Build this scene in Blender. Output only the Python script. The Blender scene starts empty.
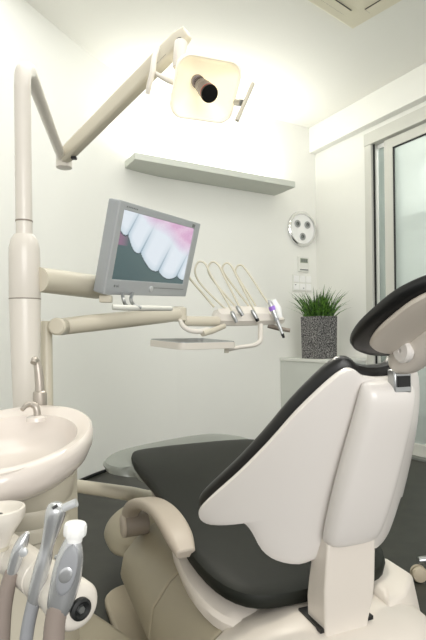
import bpy, bmesh, math, random
from mathutils import Vector, Matrix
random.seed(7)
PI = math.pi
sc = bpy.context.scene
col = sc.collection

# ------------------------------------------------------------------ camera
f = 495.0
yaw = math.radians(29.6)
CAM = Vector((0, 0, 1.0))
F = Vector((math.sin(yaw), math.cos(yaw), 0))
R0 = Vector((math.cos(yaw), -math.sin(yaw), 0))
Z = Vector((0, 0, 1))
RX = (R0 - 0.012 * Z).normalized()
UX = (Z + 0.012 * R0).normalized()
cam_d = bpy.data.cameras.new('camera')
cam_d.lens = f * 36 / 640
cam_d.sensor_width = 36
cam_d.shift_y = 16.6 / 640
cam_d.clip_start = 0.02
cam = bpy.data.objects.new('camera', cam_d)
col.objects.link(cam)
M = Matrix((RX, UX, -F)).transposed().to_4x4()
M.translation = CAM
cam.matrix_world = M
sc.camera = cam


def ray(x, y): return F + (x - 213) / f * RX + (336.6 - y) / f * UX
def at(x, y, d): return CAM + ray(x, y) * d            # a point at distance d in the room
def on_z(x, y, z):
    v = ray(x, y)
    return CAM + v * ((z - 1.0) / v.z)


# chair axes: AX runs from the backrest to the feet, LF to the chair's left
AX = (-0.371 * R0 + 0.929 * F).normalized()
LF = (-0.929 * R0 - 0.371 * F).normalized()
V0 = -0.640
def K(u, v, z): return AX * u + LF * (V0 + v) + Z * z

# ------------------------------------------------------------------ materials
def mat(name, c, rough=0.5, metal=0.0, noise=0.03, scale=6.0, spec=0.5, coat=0.0, emit=None, estr=0.0, trans=0.0, bump=0.0, bscale=200):
    m = bpy.data.materials.new(name)
    m.use_nodes = True
    nt = m.node_tree
    b = nt.nodes['Principled BSDF']
    b.inputs['Roughness'].default_value = rough
    b.inputs['Metallic'].default_value = metal
    b.inputs['Specular IOR Level'].default_value = spec
    b.inputs['Coat Weight'].default_value = coat
    b.inputs['Transmission Weight'].default_value = trans
    tc = nt.nodes.new('ShaderNodeTexCoord')
    n = nt.nodes.new('ShaderNodeTexNoise')
    n.inputs['Scale'].default_value = scale
    n.inputs['Detail'].default_value = 4
    nt.links.new(tc.outputs['Object'], n.inputs['Vector'])
    rp = nt.nodes.new('ShaderNodeValToRGB')
    rp.color_ramp.elements[0].position = 0.35
    rp.color_ramp.elements[1].position = 0.65
    rp.color_ramp.elements[0].color = tuple(x * (1 - noise) for x in c) + (1,)
    rp.color_ramp.elements[1].color = tuple(min(1, x * (1 + noise)) for x in c) + (1,)
    nt.links.new(n.outputs['Fac'], rp.inputs['Fac'])
    nt.links.new(rp.outputs['Color'], b.inputs['Base Color'])
    if emit:
        b.inputs['Emission Color'].default_value = emit + (1,)
        b.inputs['Emission Strength'].default_value = estr
    if bump:
        n2 = nt.nodes.new('ShaderNodeTexNoise')
        n2.inputs['Scale'].default_value = bscale
        nt.links.new(tc.outputs['Object'], n2.inputs['Vector'])
        bp = nt.nodes.new('ShaderNodeBump')
        bp.inputs['Strength'].default_value = bump
        bp.inputs['Distance'].default_value = 0.002
        nt.links.new(n2.outputs['Fac'], bp.inputs['Height'])
        nt.links.new(bp.outputs['Normal'], b.inputs['Normal'])
    return m


def s(r, g, b):                                        # sRGB 0-255 -> linear
    return tuple(((x / 255) / 12.92 if x < 10 else (((x / 255) + 0.055) / 1.055) ** 2.4) for x in (r, g, b))


W = {}
W['wall'] = mat('wall paint', s(238, 238, 232), 0.85, noise=0.008, scale=1.5, spec=0.2)
W['ceiling'] = mat('ceiling paint', s(238, 237, 230), 0.9, noise=0.006, scale=1.5, spec=0.2)
W['floor'] = mat('grey green vinyl floor', s(50, 50, 44), 0.45, noise=0.16, scale=9, spec=0.45, bump=0.1, bscale=60)
W['dark_line'] = mat('dark rubber', s(22, 24, 24), 0.6)
W['shelf'] = mat('pale grey green shelf', s(206, 209, 200), 0.6, noise=0.01)
W['alu'] = mat('pale aluminium frame', s(208, 208, 200), 0.45, metal=0.0, noise=0.01)
W['alu_grey'] = mat('grey aluminium', s(150, 153, 148), 0.35, metal=0.5, noise=0.02)
W['cabinet'] = mat('grey green cabinet laminate', s(206, 209, 202), 0.55, noise=0.01)
W['cabinet_top'] = mat('cabinet top laminate', s(222, 223, 216), 0.5, noise=0.01)
W['white'] = mat('white plastic', s(230, 230, 224), 0.4, noise=0.01)
W['pure'] = mat('bright white plastic', s(244, 244, 242), 0.35, noise=0.008)
W['cream'] = mat('cream enamel', s(220, 214, 204), 0.32, noise=0.01, coat=0.15)
W['cream_dark'] = mat('beige enamel', s(204, 197, 179), 0.38, noise=0.012, coat=0.1)
W['beige'] = mat('warm beige moulded plastic', s(186, 174, 152), 0.45, noise=0.02)
W['chair_beige'] = mat('chair beige plastic', s(160, 151, 130), 0.42, noise=0.02)
W['chair_white'] = mat('glossy off white shell', s(222, 217, 212), 0.28, noise=0.006, coat=0.3)
W['head_shell'] = mat('pale taupe headrest shell', s(208, 199, 187), 0.4, noise=0.01)
W['chair_cream'] = mat('off white chair cover', s(220, 212, 202), 0.35, noise=0.008, coat=0.1)
W['arm_pad'] = mat('armrest taupe plastic', s(182, 171, 157), 0.45, noise=0.01)
W['arm_dark'] = mat('armrest pivot grey brown', s(140, 130, 118), 0.5, noise=0.02)
W['leather'] = mat('black green upholstery', s(27, 29, 24), 0.5, noise=0.06, scale=20, bump=0.12, bscale=350, spec=.22)
W['rim'] = mat('black upholstery edge', s(22, 22, 22), 0.36, noise=0.05)
W['chrome'] = mat('chrome', s(226, 226, 226), 0.1, metal=1.0, noise=0.01)
W['steel'] = mat('brushed steel', s(176, 178, 178), 0.28, metal=0.85, noise=0.03, scale=25)
W['silver'] = mat('silver paint', s(206, 208, 210), 0.26, metal=0.7, noise=0.02)
W['silver_light'] = mat('light silver', s(206, 208, 210), 0.35, metal=0.4, noise=0.02)
W['tapgrey'] = mat('satin nickel', s(176, 168, 158), 0.35, metal=0.5, noise=0.02)
W['foot'] = mat('grey translucent foot cover', s(136, 140, 133), 0.3, noise=0.02, coat=0.2)
W['hose_grey'] = mat('grey brown hose', s(146, 134, 126), 0.5, noise=0.03)
W['hose_blue'] = mat('grey hose', s(150, 152, 156), 0.45, noise=0.03)
W['hose_cream'] = mat('cream hose', s(214, 208, 188), 0.5, noise=0.02)
W['black'] = mat('black plastic', s(12, 12, 12), 0.4)
W['purple'] = mat('purple marker ring', s(160, 120, 215), 0.4)
W['porcelain'] = mat('cream porcelain', s(220, 211, 203), 0.2, noise=0.006, coat=0.4)
W['grey'] = mat('grey print', s(120, 124, 122), 0.5)
W['lcd'] = mat('lcd display', s(150, 160, 140), 0.3)
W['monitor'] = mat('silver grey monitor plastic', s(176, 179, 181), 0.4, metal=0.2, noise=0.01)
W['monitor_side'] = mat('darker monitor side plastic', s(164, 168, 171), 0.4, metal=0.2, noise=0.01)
W['ac'] = mat('cream air conditioner plastic', s(228, 222, 200), 0.6, noise=0.01)
W['soil'] = mat('dark potting soil', s(40, 34, 28), 0.9, noise=0.3, scale=80)
W['clear'] = mat('clear shield plastic', s(250, 244, 226), 0.1, trans=0.85, noise=0.0)
W['shield'] = mat('lit clear shield edge', s(250, 240, 214), 0.3, emit=(1.0, .93, .78), estr=.35)
W['bulb'] = mat('dull metal bulb housing', s(128, 122, 128), 0.25, metal=0.9, noise=0.12, scale=40)
W['red'] = mat('red ring', s(170, 30, 24), 0.4)
W['glow'] = mat('lit reflector', s(255, 246, 220), 0.3, emit=(1.0, 0.88, 0.62), estr=0.55)


def speckle_mat():
    m = bpy.data.materials.new('speckled granite pot')
    m.use_nodes = True
    nt = m.node_tree
    b = nt.nodes['Principled BSDF']
    b.inputs['Roughness'].default_value = 0.6
    tc = nt.nodes.new('ShaderNodeTexCoord')
    v = nt.nodes.new('ShaderNodeTexNoise')
    v.inputs['Scale'].default_value = 105
    v.inputs['Detail'].default_value = 3
    nt.links.new(tc.outputs['Object'], v.inputs['Vector'])
    rp = nt.nodes.new('ShaderNodeValToRGB')
    rp.color_ramp.elements[0].position = 0.44
    rp.color_ramp.elements[0].color = s(40, 39, 40) + (1,)
    rp.color_ramp.elements[1].position = 0.60
    rp.color_ramp.elements[1].color = s(150, 148, 146) + (1,)
    nt.links.new(v.outputs['Fac'], rp.inputs['Fac'])
    nt.links.new(rp.outputs['Color'], b.inputs['Base Color'])
    return m


W['pot'] = speckle_mat()


def grass_mat():
    m = bpy.data.materials.new('green grass blades')
    m.use_nodes = True
    nt = m.node_tree
    b = nt.nodes['Principled BSDF']
    b.inputs['Roughness'].default_value = 0.45
    tc = nt.nodes.new('ShaderNodeTexCoord')
    v = nt.nodes.new('ShaderNodeTexNoise')
    v.inputs['Scale'].default_value = 40
    nt.links.new(tc.outputs['Object'], v.inputs['Vector'])
    rp = nt.nodes.new('ShaderNodeValToRGB')
    rp.color_ramp.elements[0].position = 0.35
    rp.color_ramp.elements[0].color = s(26, 58, 18) + (1,)
    rp.color_ramp.elements[1].position = 0.68
    rp.color_ramp.elements[1].color = s(100, 146, 54) + (1,)
    nt.links.new(v.outputs['Fac'], rp.inputs['Fac'])
    nt.links.new(rp.outputs['Color'], b.inputs['Base Color'])
    return m


W['grass'] = grass_mat()


def glass_mat(name='frosted greenish glass', c0=s(228, 233, 230), c1=s(234, 239, 236)):
    m = bpy.data.materials.new(name)
    m.use_nodes = True
    nt = m.node_tree
    nt.nodes.clear()
    out = nt.nodes.new('ShaderNodeOutputMaterial')
    tr = nt.nodes.new('ShaderNodeBsdfTransparent')
    tr.inputs['Color'].default_value = s(243, 247, 245) + (1,)
    df = nt.nodes.new('ShaderNodeBsdfDiffuse')
    tl = nt.nodes.new('ShaderNodeBsdfTranslucent')
    gl = nt.nodes.new('ShaderNodeBsdfGlossy')
    gl.inputs['Roughness'].default_value = 0.05
    nz = nt.nodes.new('ShaderNodeTexNoise')
    nz.inputs['Scale'].default_value = 3
    rp = nt.nodes.new('ShaderNodeValToRGB')
    rp.color_ramp.elements[0].color = c0 + (1,)
    rp.color_ramp.elements[1].color = c1 + (1,)
    nt.links.new(nz.outputs['Fac'], rp.inputs['Fac'])
    nt.links.new(rp.outputs['Color'], df.inputs['Color'])
    nt.links.new(rp.outputs['Color'], tl.inputs['Color'])
    m0 = nt.nodes.new('ShaderNodeMixShader'); m0.inputs[0].default_value = 0.5
    nt.links.new(df.outputs[0], m0.inputs[1]); nt.links.new(tl.outputs[0], m0.inputs[2])
    m1 = nt.nodes.new('ShaderNodeMixShader'); m1.inputs[0].default_value = 0.5
    nt.links.new(tr.outputs[0], m1.inputs[1]); nt.links.new(m0.outputs[0], m1.inputs[2])
    fr = nt.nodes.new('ShaderNodeFresnel'); fr.inputs['IOR'].default_value = 1.25
    m2 = nt.nodes.new('ShaderNodeMixShader')
    nt.links.new(fr.outputs[0], m2.inputs[0]); nt.links.new(m1.outputs[0], m2.inputs[1]); nt.links.new(gl.outputs[0], m2.inputs[2])
    nt.links.new(m2.outputs[0], out.inputs['Surface'])
    return m


W['glass'] = glass_mat()
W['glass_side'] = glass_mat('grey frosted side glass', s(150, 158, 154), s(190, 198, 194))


def screen_mat():
    m = bpy.data.materials.new('screen picture')
    m.use_nodes = True
    nt = m.node_tree
    b = nt.nodes['Principled BSDF']
    b.inputs['Base Color'].default_value = (0.01, 0.01, 0.01, 1)
    b.inputs['Roughness'].default_value = 0.25
    a = nt.nodes.new('ShaderNodeVertexColor')
    a.layer_name = 'Col'
    nt.links.new(a.outputs['Color'], b.inputs['Emission Color'])
    b.inputs['Emission Strength'].default_value = 0.9
    return m


W['screen'] = screen_mat()

# ------------------------------------------------------------------ object helpers
ROOT = {}


def tag(o, label=None, cat=None, group=None, kind=None):
    if label: o['label'] = label
    if cat: o['category'] = cat
    if group: o['group'] = group
    if kind: o['kind'] = kind
    return o


def thing(name, label, cat, loc, group=None):
    o = bpy.data.objects.new(name, None)
    o.empty_display_size = 0.05
    col.objects.link(o)
    o.location = loc
    ROOT[o.name] = Vector(loc)
    return tag(o, label, cat, group)


def obj(name, bm, material, parent=None, smooth=True, bevel=0.0, sub=0, label=None, seg=2, solid=0.0):
    """Link bm (world coordinates) as one mesh; with a parent the vertices move into the thing's own frame."""
    mats = material if isinstance(material, (list, tuple)) else [material]
    me = bpy.data.meshes.new(name)
    off = ROOT[parent.name] if parent else None
    if off is None:                                     # single mesh: origin at its base centre
        xs = [v.co for v in bm.verts]
        off = Vector(((min(v.x for v in xs) + max(v.x for v in xs)) / 2, (min(v.y for v in xs) + max(v.y for v in xs)) / 2, min(v.z for v in xs)))
    bmesh.ops.translate(bm, verts=bm.verts, vec=-off)
    bmesh.ops.recalc_face_normals(bm, faces=bm.faces)
    bm.to_mesh(me)
    bm.free()
    for mm in mats: me.materials.append(mm)
    o = bpy.data.objects.new(name, me)
    col.objects.link(o)
    if parent:
        o.parent = parent
    else:
        o.location = off
    ROOT[o.name] = off
    if solid:
        md = o.modifiers.new('solid', 'SOLIDIFY'); md.thickness = solid; md.offset = 0
    if bevel:
        md = o.modifiers.new('bevel', 'BEVEL')
        md.width = bevel; md.segments = seg; md.limit_method = 'ANGLE'; md.angle_limit = math.radians(35)
    if sub:
        md = o.modifiers.new('sub', 'SUBSURF'); md.levels = sub; md.render_levels = sub
    if smooth:
        for p in me.polygons: p.use_smooth = True
        if not sub:
            try:
                me.set_sharp_from_angle(angle=math.radians(40))
            except Exception:
                pass
    if label: o['label'] = label
    return o


def struct(name, bm, m, **k):
    o = obj(name, bm, m, **k)
    if not o.parent: o['kind'] = 'structure'
    return o


def frame(axis, up=Z):
    a = Vector(axis).normalized()
    u = Vector(up)
    if abs(a.dot(u.normalized())) > 0.98: u = Vector((1, 0, 0))
    x = u.cross(a).normalized()
    y = a.cross(x).normalized()
    return x, y, a


def box(bm, p0, p1):
    a = Vector(p0); b = Vector(p1)
    vs = [bm.verts.new((x, y, z)) for x in (a.x, b.x) for y in (a.y, b.y) for z in (a.z, b.z)]
    for q in ((0, 1, 3, 2), (4, 6, 7, 5), (0, 4, 5, 1), (2, 3, 7, 6), (0, 2, 6, 4), (1, 5, 7, 3)):
        bm.faces.new([vs[i] for i in q])
    return bm


def obox(bm, c, ex, ey, ez):                            # oriented box: centre and three half vectors
    c = Vector(c)
    vs = [bm.verts.new(c + ex * i + ey * j + ez * k) for i in (-1, 1) for j in (-1, 1) for k in (-1, 1)]
    for q in ((0, 1, 3, 2), (4, 6, 7, 5), (0, 4, 5, 1), (2, 3, 7, 6), (0, 2, 6, 4), (1, 5, 7, 3)):
        bm.faces.new([vs[i] for i in q])
    return bm


def loft(bm, rings, cap0=True, cap1=True, closed=True):
    R = [[bm.verts.new(p) for p in r] for r in rings]
    n = len(R[0])
    for i in range(len(R) - 1):
        for j in range(n if closed else n - 1):
            k = (j + 1) % n
            bm.faces.new((R[i][j], R[i][k], R[i + 1][k], R[i + 1][j]))
    if cap0: bm.faces.new(R[0][::-1])
    if cap1: bm.faces.new(R[-1])
    return bm


def cr(pts, n, closed=False):                           # Catmull-Rom resample, n points per span
    P = [Vector(p) for p in pts]
    out = []
    m = len(P)
    for i in range(m if closed else m - 1):
        if closed:
            a, b, c, d = P[i - 1], P[i], P[(i + 1) % m], P[(i + 2) % m]
        else:
            b, c = P[i], P[i + 1]
            a = P[i - 1] if i else b * 2 - c
            d = P[i + 2] if i + 2 < m else c * 2 - b
        for k in range(n):
            t = k / n
            out.append(0.5 * ((2 * b) + (c - a) * t + (2 * a - 5 * b + 4 * c - d) * t * t + (3 * b - a - 3 * c + d) * t ** 3))
    if not closed: out.append(P[-1].copy())
    return out


def tube(bm, pts, rad, n=16, smooth=0, flat=1.0, up=Z, caps=True):
    """Sweep a circle (or ellipse: flat scales the second axis) along pts; rad a number or one per point."""
    rr = list(rad) if isinstance(rad, (list, tuple)) else [rad] * len(pts)
    P = [Vector(p) for p in pts]
    if smooth:
        q = cr([Vector((p.x, p.y, p.z)) for p in P], smooth)
        rv = cr([Vector((r, 0, 0)) for r in rr], smooth)
        P = q; rr = [v.x for v in rv]
    x = None
    rings = []
    for i, p in enumerate(P):
        t = (P[min(i + 1, len(P) - 1)] - P[max(i - 1, 0)]).normalized()
        if x is None:
            x, y, _ = frame(t, up)
        else:
            x = (x - t * x.dot(t)).normalized()
            y = t.cross(x)
        rings.append([p + x * (math.cos(2 * PI * j / n) * rr[i]) + y * (math.sin(2 * PI * j / n) * rr[i] * flat) for j in range(n)])
    return loft(bm, rings, caps, caps)


def lathe(bm, base, axis, prof, n=32, sx=1.0, sy=1.0, up=Z):
    """prof: (radius, height along axis)."""
    x, y, a = frame(axis, up)
    base = Vector(base)
    rings = [[base + a * h + x * (math.cos(2 * PI * j / n) * r * sx) + y * (math.sin(2 * PI * j / n) * r * sy) for j in range(n)] for r, h in prof]
    return loft(bm, rings, True, True)


def pad(bm, outline, centre, place, tf, tb, rings=9, p=3.0, inset=1.0):
    """Cushion-like solid over a closed 2D outline. place(a, b, h) gives the 3D point h in front of the surface;
    thickness tf in front, tb behind, rounded to the rim with superellipse power p."""
    n = len(outline)
    c = Vector((centre[0], centre[1]))
    O = [Vector((q[0], q[1])) for q in outline]
    ts = [math.sin(PI / 2 * k / rings) for k in range(1, rings + 1)]
    def ring(r, h): return [bm.verts.new(place(*(c + (o - c) * r), h)) for o in O]
    fr = [ring(r, tf * max(0.0, 1 - r ** p) ** (1 / p)) for r in ts[:-1]]
    mid = ring(1.0, 0.0)
    bk = [ring(r, -tb * max(0.0, 1 - r ** p) ** (1 / p)) for r in ts[:-1]]
    cf = bm.verts.new(place(c.x, c.y, tf)); cb = bm.verts.new(place(c.x, c.y, -tb))
    seq = fr + [mid] + bk[::-1]
    for i in range(len(seq) - 1):
        for j in range(n):
            k = (j + 1) % n
            bm.faces.new((seq[i][j], seq[i][k], seq[i + 1][k], seq[i + 1][j]))
    for j in range(n):
        k = (j + 1) % n
        bm.faces.new((cf, fr[0][k], fr[0][j]))
        bm.faces.new((cb, bk[0][j], bk[0][k]))
    return bm


def rrect(w, h, r, n=6):                                # rounded rectangle, half sizes w, h
    o = []
    for cx, cy, a0 in ((w - r, h - r, 0), (-w + r, h - r, PI / 2), (-w + r, -h + r, PI), (w - r, -h + r, 1.5 * PI)):
        for k in range(n + 1):
            a = a0 + PI / 2 * k / n
            o.append((cx + r * math.cos(a), cy + r * math.sin(a)))
    return o


def prism(bm, outline, place, h0, h1):
    return loft(bm, [[place(a, b, h) for a, b in outline] for h in (h0, h1)])


def N(): return bmesh.new()


def text(name, body, size, origin, xdir, ydir, m, parent):
    cu = bpy.data.curves.new(name, 'FONT')
    cu.body = body; cu.size = size; cu.extrude = 0.0002
    cu.align_x = 'LEFT'
    cu.materials.append(m)
    tmp = bpy.data.objects.new(name, cu)
    col.objects.link(tmp)
    dg = bpy.context.evaluated_depsgraph_get()
    me = bpy.data.meshes.new_from_object(tmp.evaluated_get(dg))
    bpy.data.objects.remove(tmp)
    o = bpy.data.objects.new(name, me)
    if not me.materials: me.materials.append(m)
    col.objects.link(o)
    x = xdir.normalized(); y = ydir.normalized()
    mm = Matrix((x, y, x.cross(y))).transposed().to_4x4()
    mm.translation = Vector(origin) - ROOT[parent.name]
    o.parent = parent
    o.matrix_local = mm
    return o


# ------------------------------------------------------------------ the room
XR, YB, H = 3.363, 3.802, 3.065
def left_y(x): return 3.15 + 0.755 * (x - 0.474)
plan = [Vector((-3.4, left_y(-3.4), 0)), Vector((-1.0, left_y(-1.0), 0))]
p0, p1, p2 = Vector((0.95, left_y(0.95), 0)), Vector((1.335, YB, 0)), Vector((1.80, YB, 0))
plan += [p0 * (1 - t) ** 2 + p1 * 2 * t * (1 - t) + p2 * t * t for t in [k / 14 for k in range(15)]]
bm = N()
loft(bm, [[p for p in plan], [p + Z * H for p in plan]], False, False, closed=False)
struct('wall_left', bm, W['wall'])
bm = N(); box(bm, (1.80, YB, 0), (XR + 0.12, YB + 0.1, H)); struct('wall_back', bm, W['wall'], smooth=False)
DY0, DY1, DTOP = 3.15, 1.15, 2.775                      # door opening in the right wall
bm = N()
box(bm, (XR, DY0, 0), (XR + 0.12, YB + 0.1, H))
box(bm, (XR, -2.5, 0), (XR + 0.12, DY1, H))
box(bm, (XR, DY1, DTOP), (XR + 0.12, DY0, H))
struct('wall_right', bm, W['wall'], smooth=False)
bm = N(); box(bm, (-3.6, -2.5, -0.08), (5.6, 4.6, 0)); struct('floor', bm, W['floor'], smooth=False)
bm = N(); box(bm, (-3.6, -2.5, H), (5.6, 4.6, H + 0.08)); struct('ceiling', bm, W['ceiling'], smooth=False)
# boxed-in beam along the top of the right wall
SX = 3.285
bm = N(); box(bm, (SX, -2.5, 2.815), (XR, YB, H)); struct('trim_1', bm, W['wall'], smooth=False, bevel=0.004)
# thin dark skirting along left/back wall
bm = N()
q = [p + Vector((0.006, -0.006, 0)) for p in plan[1:]] + [Vector((2.87, YB - 0.008, 0))]
loft(bm, [q, [p + Z * 0.022 for p in q]], False, False, closed=False)
struct('baseboard_left', bm, W['dark_line'], solid=0.006)
# corridor beyond the glass door
bm = N(); box(bm, (5.2, -2.5, 0), (5.3, 4.6, 2.42)); struct('wall_corridor', bm, mat('corridor paint', s(222, 226, 222), 0.9), smooth=False)
bm = N(); box(bm, (4.95, -2.5, 2.42), (5.3, 4.6, H)); struct('wall_corridor_upper', bm, mat('corridor bulkhead paint', s(240, 242, 239), 0.9), smooth=False)
bm = N(); box(bm, (XR + .12, 4.4, 0), (5.3, 4.5, H)); struct('wall_corridor_end', bm, W['wall'], smooth=False)

# sliding glass door: header, jamb, side light and leaf
door = bpy.data.objects.new('door_1', None); col.objects.link(door); door.location = (XR, DY0, 0); ROOT['door_1'] = Vector(door.location)
door['kind'] = 'structure'; door['label'] = 'frosted glass sliding door in a pale frame on the right wall'
bm = N(); box(bm, (XR - 0.012, DY1, 2.668), (XR + 0.11, DY0, DTOP)); obj('header', bm, W['alu'], door, smooth=False, bevel=0.003)
bm = N(); box(bm, (XR - 0.006, DY0 - 0.075, 0), (XR + 0.11, DY0, 2.668)); obj('jamb', bm, W['alu'], door, smooth=False, bevel=0.003)
bm = N(); box(bm, (XR + 0.02, DY0 - 0.09, 0), (XR + 0.03, DY0 - 0.075, 2.668)); obj('seal', bm, W['dark_line'], door, smooth=False)
bm = N(); box(bm, (XR + 0.07, DY0 - 0.33, 0.1), (XR + 0.078, DY0 - 0.09, 2.63)); obj('side_pane', bm, W['glass_side'], door, smooth=False)
bm = N(); box(bm, (XR + 0.06, DY0 - 0.33, 2.63), (XR + 0.09, DY0 - 0.09, 2.664)); obj('side_rail', bm, W['pure'], door, smooth=False)
LY = DY0 - 0.200
leaf = N()
box(leaf, (XR + 0.015, LY - 0.088, 0.02), (XR + 0.055, LY, 2.655))
box(leaf, (XR + 0.0155, DY1, 2.575), (XR + 0.0545, LY - 0.087, 2.654))
box(leaf, (XR + 0.0155, DY1, 0.021), (XR + 0.0545, LY - 0.087, 0.12))
lf = obj('leaf_frame', leaf, W['alu'], door, smooth=False, bevel=0.003)
bm = N(); box(bm, (XR + 0.03, DY1, 0.12), (XR + 0.038, LY - 0.088, 2.575)); obj('glass_pane', bm, W['glass'], lf, smooth=False)
bm = N()
box(bm, (XR + 0.022, LY - 0.100, 0.12), (XR + 0.03, LY - 0.088, 2.575)); box(bm, (XR + 0.022, DY1, 2.563), (XR + 0.03, LY - 0.088, 2.575))
obj('pane_seal', bm, W['dark_line'], lf, smooth=False)
bm = N(); box(bm, (XR - 0.03, DY1, 0.0), (XR + 0.11, DY0, 0.018)); obj('floor_track', bm, W['alu_grey'], door, smooth=False)

# ------------------------------------------------------------------ things on the walls
bm = N(); box(bm, (1.335, 3.50, 2.335), (2.86, YB, 2.388))
tag(obj('wall_shelf', bm, W['shelf'], smooth=False, bevel=0.004), 'long thin pale grey shelf fixed high on the back wall', 'shelf')

c = Vector((3.172, YB, 2.045))
t = thing('wall_weather_dial', 'round chrome rimmed weather station with three small dials on back wall', 'weather station', c)
fw = Vector((0, -1, 0))
prof = [(0.172, 0.0), (0.176, 0.012), (0.172, 0.026), (0.160, 0.034), (0.148, 0.031), (0.143, 0.018), (0.143, 0.0)]
bm = N(); lathe(bm, c, fw, prof, 48); obj('chrome_rim', bm, W['chrome'], t)
bm = N(); lathe(bm, c, fw, [(0.143, 0.0), (0.143, 0.019)], 40); obj('face', bm, W['pure'], t)
for dx, dz in ((-0.062, 0.045), (0.062, 0.045), (0.0, -0.075)):
    q = c + Vector((dx, -0.019, dz))
    bm = N(); lathe(bm, q, fw, [(0.036, 0), (0.036, 0.006), (0.03, 0.009), (0.028, 0.004), (0.0001, 0.004)], 24)
    d = obj('dial', bm, W['steel'], t)
    bm = N(); lathe(bm, q, fw, [(0.02, 0.0), (0.02, 0.0055)], 16); obj('dial_face', bm, W['grey'], d)
    bm = N(); obox(bm, q + Vector((0.004, -0.007, 0.006)), Vector((0.002, 0, 0.002)), Vector((0, 0.001, 0)), Vector((-0.009, 0, 0.011))); obj('pointer', bm, W['black'], d, smooth=False)

c = Vector((3.185, YB, 1.70))
t = thing('thermostat', 'small white room thermostat with grey display below the round dial', 'thermostat', c)
bm = N(); box(bm, c + Vector((-0.066, -0.022, -0.075)), c + Vector((0.066, 0, 0.075))); obj('housing', bm, W['white'], t, smooth=False, bevel=0.006)
bm = N(); box(bm, c + Vector((-0.046, -0.025, 0.012)), c + Vector((0.046, -0.0215, 0.056))); obj('display', bm, W['lcd'], t, smooth=False)
for k in range(3):
    bm = N(); box(bm, c + Vector((-0.036 + 0.026 * k, -0.0262, 0.02)), c + Vector((-0.018 + 0.026 * k, -0.0248, 0.048))); obj('digit', bm, W['grey'], t, smooth=False)
bm = N(); box(bm, c + Vector((-0.05, -0.026, -0.06)), c + Vector((0.05, -0.0215, -0.05))); obj('slider', bm, W['grey'], t, smooth=False)

c = Vector((3.17, YB, 1.515))
t = thing('switch_plate', 'white multi-gang switch plate on back wall above the grass planter', 'switch plate', c)
bm = N(); box(bm, c + Vector((-0.118, -0.012, -0.082)), c + Vector((0.118, 0, 0.082))); obj('plate', bm, W['white'], t, smooth=False, bevel=0.004)
for k in range(3):
    for j in range(2):
        q = c + Vector((-0.076 + 0.076 * k, -0.012, -0.038 + 0.076 * j))
        bm = N(); box(bm, q + Vector((-0.032, -0.006, -0.032)), q + Vector((0.032, 0.001, 0.032))); obj('switch', bm, W['pure'], t, smooth=False, bevel=0.003)
for dx, dz in ((-0.09, -0.02), (0.01, -0.05)):
    bm = N(); box(bm, c + Vector((dx - .008, -0.0195, dz - .004)), c + Vector((dx + .008, -0.0175, dz + .004))); obj('indicator', bm, W['grey'], t, smooth=False)

# air conditioner cassette in the ceiling
A = on_z(352.5, 24.4, H)
e1 = (on_z(317, 1.5, H) - A).normalized(); e1 = Vector((e1.x, e1.y, 0)).normalized()
e2 = Vector((e1.y, -e1.x, 0)); e2 = e2 if e2.dot(on_z(384, 0, H) - A) > 0 else -e2
c = A + e1 * 0.42 + e2 * 0.42
t = thing('ceiling_air_conditioner', 'cream square air conditioner cassette set in the ceiling', 'air conditioner', c)
bm = N(); obox(bm, c - Z * 0.016, e1 * 0.42, e2 * 0.42, Z * 0.016); obj('panel', bm, W['ac'], t, smooth=False, bevel=0.006)
bm = N(); obox(bm, c - Z * 0.036, e1 * 0.27, e2 * 0.27, Z * 0.006); obj('intake_grille', bm, W['ac'], t, smooth=False, bevel=0.003)
for sg in (-1, 1):
    for a, b in ((e1, e2), (e2, e1)):
        bm = N(); obox(bm, c + a * sg * 0.335 - Z * 0.0335, a * 0.028, b * 0.25, Z * 0.002); v = obj('air_flap', bm, W['dark_line'], t, smooth=False)
        bm = N(); obox(bm, c + a * sg * 0.335 - Z * 0.037, a * 0.024, b * 0.246, Z * 0.002); obj('blade', bm, W['ac'], v, smooth=False)

# cabinet and planter in the corner
CT = 0.793
t = thing('low_cabinet', 'plain pale grey low cabinet in the corner under the planter', 'cabinet', (3.12, 3.48, 0))
bm = N(); box(bm, (2.895, 3.165, 0.0), (XR - .003, YB - .003, CT - 0.028)); obj('carcass', bm, W['cabinet'], t, smooth=False, bevel=0.003)
bm = N(); box(bm, (2.885, 3.155, CT - 0.028), (XR - .003, YB - .003, CT)); obj('worktop', bm, W['cabinet_top'], t, smooth=False, bevel=0.003)
fc = on_z(319.3, 359.2, CT)
ax = Vector((fc.x, fc.y, 0)).normalized()                # corner of the pot points into the room
w = 0.224
pc = Vector((fc.x, fc.y, CT + .001)) + ax * w * 0.707
t = thing('grass_planter', 'square speckled grey planter full of green grass on the low cabinet', 'planter', pc)
d1 = (ax + Vector((-ax.y, ax.x, 0))).normalized(); d2 = Vector((-d1.y, d1.x, 0))
def potring(h, k): return [pc + Z * h + d1 * (a * w / 2 * k) + d2 * (b * w / 2 * k) for a, b in ((-1, -1), (1, -1), (1, 1), (-1, 1))]
bm = N(); loft(bm, [potring(0, 0.98), potring(0.375, 1.02), potring(0.375, 0.92), potring(0.33, 0.9)]); obj('pot', bm, W['pot'], t, smooth=False, bevel=0.003)
bm = N(); loft(bm, [potring(0.331, 0.9), potring(0.345, 0.9)]); obj('soil', bm, W['soil'], t, smooth=False)
bm = N()
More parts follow.
